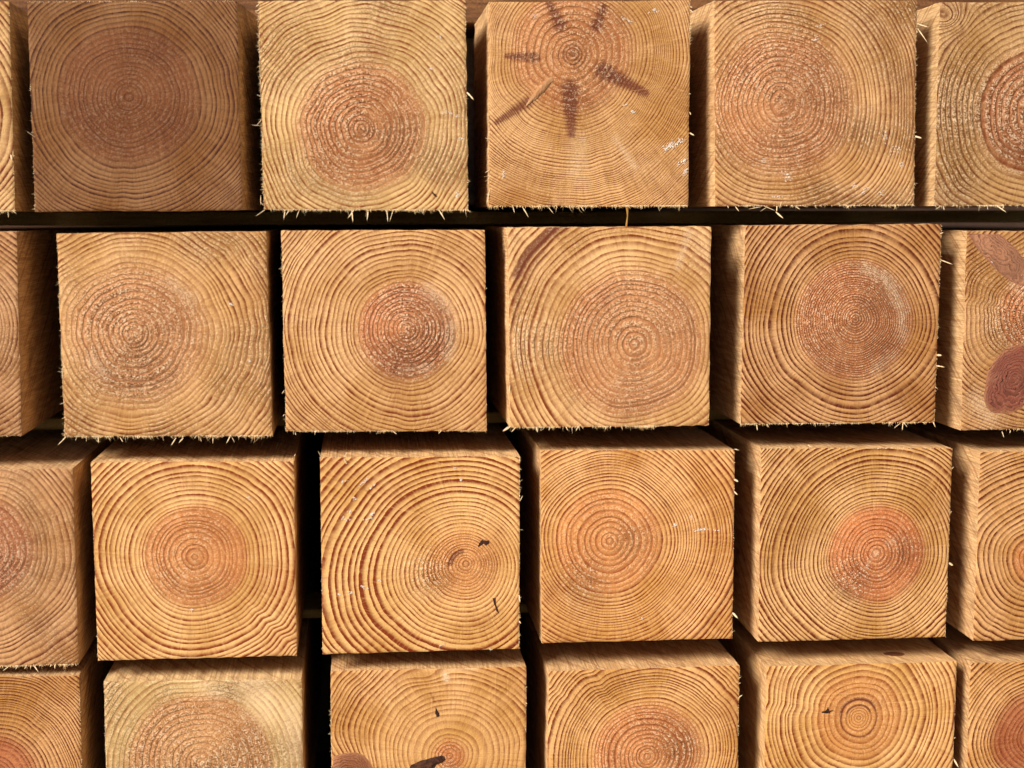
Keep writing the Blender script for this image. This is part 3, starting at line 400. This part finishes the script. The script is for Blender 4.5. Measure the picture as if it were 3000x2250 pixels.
def build_beam(d, label):
    rng = np.random.default_rng(d['seed']*13+5)
    root = bpy.data.objects.new('timber_beam', None); COL.objects.link(root)
    root.empty_display_size = .02
    root.location = (d['o'][0]/1000, d['y']/1000, d['o'][1]/1000)
    tag(root, label, 'timber beam', 'square sawn timber beams stacked in four rows', 'thing')
    # --- cut end
    g = np.linspace(0, 1, NG); g = .5-.5*np.cos(np.pi*g)*.12-(.5-g)*.88   # slightly denser at the edges
    u, v = np.meshgrid(g, g)
    P = face_point(d['c'], u, v)
    frag = [wobble1d(rng, NG, .16, (2, 5, 11))+rng.normal(size=NG)*.04 for _ in range(4)]
    du = np.minimum(u, 1-u)*100; dv = np.minimum(v, 1-v)*100
    P[..., 0] += np.exp(-u*100/1.2)*frag[0][:, None]-np.exp(-(1-u)*100/1.2)*frag[1][:, None]
    P[..., 1] += -np.exp(-v*100/1.2)*frag[2][None, :]+np.exp(-(1-v)*100/1.2)*frag[3][None, :]
    X, Z = P[..., 0], P[..., 1]
    ring, heart, fuzz, stain, pale = fields(d, X, Z)
    edge = np.minimum(du, dv)
    Y = .35*np.exp(-edge/.5)+fuzz*.12*rng.normal(size=X.shape)*(edge > .4)
    V = np.stack([X, Y, Z], -1).reshape(-1, 3)/1000
    idx = np.arange(NG*NG).reshape(NG, NG)
    F = np.stack([idx[:-1, :-1], idx[1:, :-1], idx[1:, 1:], idx[:-1, 1:]], -1).reshape(-1, 4)
    mesh_obj('cut_end', V.tolist(), F.tolist(), end_material(d), root, True,
             dict(ring=ring.ravel(), heart=heart.ravel(), fuzz=fuzz.ravel(), stain=stain.ravel(), pale=pale.ravel()))
    # --- shaft behind it
    loop = np.concatenate([idx[0, :-1], idx[:-1, -1], idx[-1, :0:-1], idx[:0:-1, 0]])
    side = np.concatenate([np.full(NG-1, 0), np.full(NG-1, 1), np.full(NG-1, 2), np.full(NG-1, 3)])
    n = len(loop); B = V[loop]*1000
    nrm = np.array([[0, 1], [1, 0], [0, -1], [-1, 0]])[side]
    ys = [0, 1.2, 3, 7, 14, 26, 42, 60, 94, 96, 150, 300, 800, 1800]
    VV = []; rg = []; ht = []
    fl = FLARE.get(d['key'])
    for k, yy in enumerate(ys):
        w_ = wobble1d(rng, n, .14 if k > 1 else 0, (5, 9, 17))+(rng.normal(size=n)*.03 if 0 < k < 8 else 0)
        Q = B.copy(); Q[:, 1] = B[:, 1]+yy+.05*(k > 0)
        Q[:, 0] += nrm[:, 0]*w_; Q[:, 2] += nrm[:, 1]*w_
        if fl:
            a = np.interp(yy, [p[0] for p in fl[1]], [p[1] for p in fl[1]])
            if fl[0] == 'r': Q[:, 0] += a*np.clip(Q[:, 0]/50, 0, 1)
            else: Q[:, 0] -= a*np.clip(-Q[:, 0]/50, 0, 1)
        VV.append(Q); rg.append(ring.ravel()[loop]); ht.append(heart.ravel()[loop])
    VV = np.concatenate(VV)/1000
    F = []
    for k in range(len(ys)-1):
        for i in range(n):
            j = (i+1) % n
            F.append((k*n+i, k*n+j, (k+1)*n+j, (k+1)*n+i))
    F.append(tuple(range((len(ys)-1)*n, len(ys)*n))[::-1])
    mesh_obj('shaft', VV.tolist(), F, side_material(d), root, False, dict(ring=np.concatenate(rg), heart=np.concatenate(ht)))
    add_fringe(d, root, rng)
    add_splinters(d, root, rng)
    if 'fl' in d: add_flecks(d, root, rng)
    for kd in d.get('knotg', []): add_knot(d, root, kd)
    return root

# ------------------------------------------------------------------ torn fibres
def sliver(V, F, p, dirv, L, w_, rng, bend=.3, th=.5, seg=3, leaf=.0):
    """tapered curved sliver of wood, three-sided"""
    dirv = np.array(dirv, float); dirv /= np.linalg.norm(dirv)
    s = np.cross(dirv, [0, 1, 0]); s = s/(np.linalg.norm(s)+1e-9); t = np.cross(dirv, s)
    bd = (s*rng.normal()+t*rng.normal()*.6)*bend*L
    i0 = len(V)
    for k in range(seg):
        a = k/seg; c = np.array(p)+dirv*L*a+bd*a*a
        ww = w_*(1-a)**.7*(1+leaf*math.sin(a*3.14))
        for q in (s*ww*.5, -s*ww*.5, t*ww*th):
            V.append((c+q)/1000)
    V.append((np.array(p)+dirv*L+bd)/1000)
    for k in range(seg-1):
        for q in range(3):
            a, b_ = i0+k*3+q, i0+k*3+(q+1) % 3
            F.append((a, b_, b_+3, a+3))
    for q in range(3): F.append((i0+(seg-1)*3+q, i0+(seg-1)*3+(q+1) % 3, i0+seg*3))
    F.append((i0+2, i0+1, i0))

def add_fringe(d, root, rng):
    V, F = [], []
    c = [np.array(p) for p in d['c']]
    E = dict(t=(c[0], c[1], (0, 1)), r=(c[1], c[2], (1, 0)), b=(c[3], c[2], (0, -1)), l=(c[0], c[3], (-1, 0)))
    for k, (u0, u1, dens, ln) in d['fr'].items():
        a, b_, nn = E[k]
        cl = u0+(u1-u0)*rng.random(max(2, int(11*(u1-u0))))
        for i in range(int(430*dens*(u1-u0))):
            u = rng.uniform(u0, u1)
            if rng.random() < .7: u = cl[int(rng.integers(len(cl)))]+rng.normal()*.022
            u = min(.998, max(.002, u))
            p = a+(b_-a)*u-np.array(nn)*.25
            L = ln*min(3.4, .55+rng.exponential(.5)); w_ = rng.uniform(.14, .36)
            dr = (nn[0]+rng.normal()*.45, rng.normal()*.3-.35, nn[1]+rng.normal()*.45)
            sliver(V, F, (p[0], rng.uniform(-.05, .5), p[1]), dr, L, w_, rng, .35)
    if V:
        o = mesh_obj('torn_fibre_fringe', [tuple(v) for v in V], F, M_FIB2, root); o['kind'] = 'stuff'

SPL = []
def splinter_meshes():
    rng = np.random.default_rng(77)
    for i in range(6):
        V, F = [], []
        L = 1.0; seg = 7; bend = rng.normal()*.22; bend2 = rng.normal()*.12
        for k in range(seg):
            a = k/seg
            ww = .5*(.75+.55*math.sin(a*2.6))*(1-a**3)*(1+.18*rng.normal())
            cx = bend*a*a+bend2*a
            for q in ((-ww, -.15), (ww, -.15), (ww*.7, .3), (-ww*.8, .28)):
                V.append((cx*1.0, q[1], a*L)); V[-1] = (q[0], q[1], a, cx)
        V.append((0, 0, 1.0, bend+bend2))
        me = bpy.data.meshes.new('splinter')
        # unit blade: width 1 along x, length 1 along z; bend is in units of length, stored for scaling
        verts = [(v[0]+v[3]*3.0, v[1], v[2]) for v in V]
        for k in range(seg-1):
            for q in range(4):
                a, b_ = k*4+q, k*4+(q+1) % 4
                F.append((a, b_, b_+4, a+4))
        for q in range(4): F.append(((seg-1)*4+q, (seg-1)*4+(q+1) % 4, seg*4))
        F.append((3, 2, 1, 0))
        me.from_pydata(verts, [], F); me.materials.append(M_FIB); me.update(); SPL.append(me)
splinter_meshes()

def add_splinters(d, root, rng):
    for (a, b_, w_) in d['spl']:
        o = bpy.data.objects.new('splinter', SPL[int(rng.integers(len(SPL)))]); COL.objects.link(o); o.parent = root
        A = Vector((a[0], -.1, a[1])); Bv = Vector((b_[0], -.1-rng.uniform(0, .35)*math.dist(a, b_), b_[1]))
        dz = (Bv-A); L = dz.length; dz.normalize()
        yv = Vector((0, -1, 0)); xv = yv.cross(dz).normalized(); yv = dz.cross(xv)
        m = Matrix((xv*w_*.58, yv*w_*.45, dz*L*1.05)).transposed()
        m4 = (m*.001).to_4x4(); m4.translation = (A-dz*.3)*.001
        o.matrix_local = m4

def add_flecks(d, root, rng):
    V, F = [], []
    for (c, sx, sz, an, n) in d['fl']:
        ca, sa = math.cos(math.radians(-an)), math.sin(math.radians(-an))
        for i in range(int(n*2.2)):
            a, b_ = np.clip(rng.normal(size=2)*.55, -1.2, 1.2)
            x = c[0]+a*sx*ca-b_*sz*sa; z = c[1]+a*sx*sa+b_*sz*ca
            t = math.radians(-an)+rng.normal()*.7
            sliver(V, F, (x, -.05, z), (math.cos(t), -.25, math.sin(t)), rng.uniform(.3, 1.1), rng.uniform(.2, .6), rng, .3, .5, 2, .3)
    o = mesh_obj('sawdust_fleck', [tuple(v) for v in V], F, M_WHITE, root); o['kind'] = 'stuff'

def add_knot(d, root, kd):
    (c, rx, rz, an, col) = kd
    n1, n2 = 14, 56
    rng = np.random.default_rng(int(abs(c[0]*10)))
    ph = rng.uniform(0, 6.3, 4); rj = rng.normal(size=n2)
    ca, sa = math.cos(math.radians(an)), math.sin(math.radians(an))
    cc = np.array(d['c']); V, F, ring, ed = [], [], [], []
    xmin, xmax = cc[:, 0].min()+.9, cc[:, 0].max()-.6; zmax = cc[:, 1].max()-1.6
    for i in range(n1+1):
        for j in range(n2):
            t = j/n2*6.2832; rr = i/n1
            k = 1+.07*math.cos(2*t+ph[0])+.035*math.cos(3*t+ph[1])+.02*math.cos(5*t+ph[2])+.01*math.cos(8*t+ph[3])+.006*rj[j]
            x = math.cos(t)*rr*rx*k; z = math.sin(t)*rr*rz*k
            X = c[0]+x*ca-z*sa; Z = c[1]+x*sa+z*ca
            V.append((min(xmax, max(xmin, X))/1000, (.25-.62*(1-rr**6))/1000, max(.6, min(zmax, Z))/1000))
            off = rr*(1+.25*math.cos(t-1.0))
            ring.append(off*max(rz, 6)/1.35); ed.append(max(0, rr-.78)/.22)
    for i in range(n1):
        for j in range(n2):
            a = i*n2+j; b_ = i*n2+(j+1) % n2
            F.append((a, b_, b_+n2, a+n2))
    o = mesh_obj('knot', V, F, knot_material(col, 'C99060' if col < 'B3' else '9A5A4A'), root, True, dict(ring=ring, edge=ed))
    return o

def patch(name, pts, root, mat, hh=.35, dome=.25):
    """small raised or sunken sliver of another wood, from an outline in mm on the cut end"""
    p = np.array(pts); c = p.mean(0); V = []; F = []
    # subdivide the outline and roughen it
    q = []
    rng = np.random.default_rng(len(pts))
    for i in range(len(p)):
        for t in (0, .33, .66): q.append(p[i]*(1-t)+p[(i+1) % len(p)]*t+rng.normal(size=2)*.12)
    q = np.array(q); n = len(q)
    for k, (s, y) in enumerate(((1.0, .25), (.97, -hh*.6), (.8, -hh), (.4, -hh-dome))):
        for a in q:
            b_ = c+(a-c)*s; V.append((b_[0]/1000, y/1000, b_[1]/1000))
    V.append((c[0]/1000, (-hh-dome)/1000, c[1]/1000))
    for k in range(3):
        for i in range(n):
            j = (i+1) % n; F.append((k*n+i, k*n+j, (k+1)*n+j, (k+1)*n+i))
    for i in range(n): F.append((3*n+i, 3*n+(i+1) % n, 4*n))
    return mesh_obj(name, V, F, mat, root, False)

LABELS = {
'r1c0': 'pale beam end at the left border of the top row, beside the dark brown beam',
'r1c1': 'dark brown beam end with a wide red-brown heart, darkest of the top row',
'r1c2': 'pale cream beam end with rough brown heart and long splinters hanging below, top row',
'r1c3': 'beam end with star of dark branch streaks round a high small pith, top row',
'r1c4': 'beam end with large rough pinkish heart and white flecks at its foot, top row',
'r1c5': 'beam end with a small swirl in its upper left corner, far right of top row',
'r2c0': 'narrow strip of brown beam end at the left border, second row',
'r2c1': 'beam end with pale pink fuzzy heart low on the left and grey smudges, second row',
'r2c2': 'yellow beam end with a small round torn red heart right of centre, second row',
'r2c3': 'beam end with purple-brown arc of dark wood across its upper left corner',
'r2c4': 'brown beam end with very fine rings in the heart ringed by wide dark bands',
'r2c5': 'beam end with two big purple-brown knots at the right border, second row',
'r3c0': 'dull brown beam end with half a rough pink heart at the left border, third row',
'r3c1': 'clean yellow beam end with smooth orange-brown heart and kinked rings lower right, third row',
'r3c2': 'yellow beam end with small pith far right, black resin mark and white flecks, third row',
'r3c3': 'golden beam end with wide heart left of centre and white scrape at right, third row',
'r3c4': 'golden beam end with smooth reddish heart at lower right and pale round pith, third row',
'r3c5': 'beam end with even rings cut off by the right border in the third row',
'r4c0': 'orange beam end with smooth dark red heart at the lower left corner of the stack',
'r4c1': 'very pale, nearly white beam end with wide furry tan heart, bottom row',
'r4c2': 'beam end with dark bark crack at the pith and brown knot at lower left',
'r4c3': 'beam end with smooth pinkish heart between the bark-cracked and the bullseye beams, bottom row',
'r4c4': 'beam end with bullseye of dark inner rings and a black scratch, bottom row',
'r4c5': 'beam end with deep red heart at the lower right corner of the stack',
}
roots = {}
for d in BEAMS:
    roots[d['key']] = build_beam(d, LABELS[d['key']])
M_KN = knot_material('D9A878', 'A86A4A')
k1 = patch('branch_stub', EXTRA['wedge'], roots['r1c3'], plain_wood('stub_wood', 'D9A878', 'B87E50', (1, 1, .5), .2))
k1['label'] = 'light wedge of branch wood in the dark streak'
o = patch('bark_pocket', EXTRA['bark'], roots['r4c2'], M_BARK)
patch('resin_hole', EXTRA['hole'], roots['r4c2'], M_DARK, .12, .02)
patch('resin_pocket', EXTRA['resin'], roots['r3c2'], M_DARK, .12, .02)
patch('resin_pocket', EXTRA['crack'], roots['r3c2'], M_DARK, .12, .02)
patch('resin_pocket', EXTRA['mark'], roots['r4c4'], M_DARK, .12, .02)
patch('resin_pocket', EXTRA['dash'], roots['r1c2'], M_DARK, .12, .02)

# amber resin thread hanging from the underside of one beam
def drip():
    b = NB('amber_resin'); b.b.inputs['Transmission Weight'].default_value = .35
    m = b.done(lin('D9A24A'), .25, .5)
    V, F = [], []; n = 8; rt = roots['r1c3']
    x0 = 131.87-BEAM['r1c3']['o'][0]; z0 = 4.6-BEAM['r1c3']['o'][1]; L = 10.1
    for k in range(14):
        a = k/13; r_ = .55*(1-.35*a)*(1+.25*math.sin(a*9))+.1*(a < .1)
        for j in range(n):
            t = j/n*6.2832
            V.append(((x0+.35*math.sin(a*4)+r_*math.cos(t))/1000, (.8+r_*math.sin(t))/1000, (z0-L*a)/1000))
    for k in range(13):
        for j in range(n):
            F.append((k*n+j, k*n+(j+1) % n, (k+1)*n+(j+1) % n, (k+1)*n+j))
    mesh_obj('resin_drip', V, F, m, rt, True)
BEAM = {d['key']: d for d in BEAMS}
drip()

# small knot on the upper side of the bullseye beam
def side_knot(key, u, y, rx, ry, col='9A5A34'):
    d = BEAM[key]; c = d['c']; x = c[0][0]+(c[1][0]-c[0][0])*u; z = c[0][1]+(c[1][1]-c[0][1])*u
    V, F, ring, ed = [], [], [], []; n1, n2 = 8, 32
    for i in range(n1+1):
        for j in range(n2):
            t = j/n2*6.2832; rr = i/n1
            V.append(((x+rr*rx*math.cos(t))/1000, (y+rr*ry*math.sin(t))/1000, (z+.35-.5*rr**4)/1000)); ring.append(rr*4); ed.append(max(0, rr-.7)/.3)
    for i in range(n1):
        for j in range(n2):
            a = i*n2+j; b_ = i*n2+(j+1) % n2; F.append((a, a+n2, b_+n2, b_))
    mesh_obj('knot', V, F, knot_material(col, 'C08850'), roots[key], True, dict(ring=ring, edge=ed))
side_knot('r4c4', .72, 17, 6.5, 5)

# ------------------------------------------------------------------ laths, bearer, unseen ground and wall added against stray light
def box_obj(name, x0, x1, y0, y1, z0, z1, mat, bev=.6, wob=.3, seed=1):
    rng = np.random.default_rng(seed); V, F = [], []
    n = max(2, int((x1-x0)/25)) if x1-x0 > 60 else 2
    sec = [(y0, z0+bev), (y0+bev, z0), (y1-bev, z0), (y1, z0+bev), (y1, z1-bev), (y1-bev, z1), (y0+bev, z1), (y0, z1-bev)]
    cx, cz = (x0+x1)/2, z0
    for i in range(n+1):
        x = x0+(x1-x0)*i/n
        for (y, z) in sec: V.append(((x-cx)/1000, (y-y0+rng.uniform(-1, 1)*wob)/1000, (z-cz+rng.uniform(-.5, 0)*wob*(1 if z > z0+bev+.1 else -1))/1000))
    for i in range(n):
        for j in range(8):
            F.append((i*8+j, i*8+(j+1) % 8, (i+1)*8+(j+1) % 8, (i+1)*8+j))
    F.append(tuple(range(8))[::-1]); F.append(tuple(n*8+j for j in range(8)))
    o = mesh_obj(name, V, F, mat); o.location = (cx/1000, y0/1000, cz/1000)
    return o
M_LATH = plain_wood('lath_wood', 'E8CC88', 'C0A060', (.05, .9, .9), .4)
M_BEAR = plain_wood('bearer_wood', '9C6C42', '5E3A22', (.06, .9, .9), .6)
M_PALE = plain_wood('pale_board', 'E6DACB', 'C7B09A', (.9, .05, .9), .3)
M_LIGHT_BLOCK = plain_wood('light_block_boards', '5C4030', '3A281E', (.9, .9, .05), .5)
for i, (x0, x1, z0, z1, lab) in enumerate([
    (-330, 480, -4.8, 2.3, 'olive brown lath laid across between the first and second rows'),
    (-330, 480, -117.6, -111.4, 'olive brown lath laid across between the second and third rows'),
    (-128, 480, -228.7, -223.5, 'thin lath laid across between the third and bottom rows')]):
    o = box_obj('spacer_lath', x0, x1, 107, 150, z0, z1, M_LATH, .4, .2, i)
    tag(o, lab, 'lath', 'laths between the rows of beams')
o = box_obj('bearer_plank', -330, 500, 118, 200, 107.4, 180, M_BEAR, 1.5, .5, 9)
tag(o, 'rough brown plank lying across the top row, seen through the gaps at the upper border', 'plank')
o = box_obj('pale_board', 58, 67.8, 170, 900, 6.0, 105.0, M_PALE, .6, .2, 11)
tag(o, 'whitish board end set back in the gap left of the star-streaked beam', 'board')
M_GROUND = plain_wood('concrete', '8A8278', '6A645C', (.3, .3, .3), .3)  # unseen ground, added close under the stack so no stray light gets below
V = [(-6, -6, -.36), (6, -6, -.36), (6, 1.829, -.36), (-6, 1.829, -.36), (-6, -6, -.4), (6, -6, -.4), (6, 1.829, -.4), (-6, 1.829, -.4)]
o = mesh_obj('ground', V, [(0, 1, 2, 3), (7, 6, 5, 4), (0, 4, 5, 1), (1, 5, 6, 2), (2, 6, 7, 3), (3, 7, 4, 0)], M_GROUND); o['kind'] = 'structure'
o = box_obj('bearer_plank', -330, 500, 118, 200, -359, -338.5, M_BEAR, 1.5, .5, 19)  # unseen plank, added as support and to stop stray light under the beams
tag(o, 'dark unseen plank added under the bottom row for support and against stray light', 'plank')
# unseen wall added behind the stack to keep stray light out of the gaps
V = []; F = []
for i in range(26):
    x = -1.3+i*.1
    V += [(x+.001, 1.83, -.5), (x+.099, 1.83, -.9), (x+.099, 1.83, .9), (x+.001, 1.83, .9), (x+.001, 1.87, -.9), (x+.099, 1.87, -.9), (x+.099, 1.87, .9), (x+.001, 1.87, .9)]
    k = i*8; F += [(k, k+1, k+2, k+3), (k+7, k+6, k+5, k+4), (k, k+4, k+5, k+1), (k+1, k+5, k+6, k+2), (k+2, k+6, k+7, k+3), (k+3, k+7, k+4, k)]
V += [(-1.3, 1.88, -.9), (1.3, 1.88, -.9), (1.3, 1.88, .9), (-1.3, 1.88, .9)]; k = 26*8; F.append((k, k+1, k+2, k+3))
o = mesh_obj('light_block_wall', V, F, M_LIGHT_BLOCK); o['kind'] = 'structure'
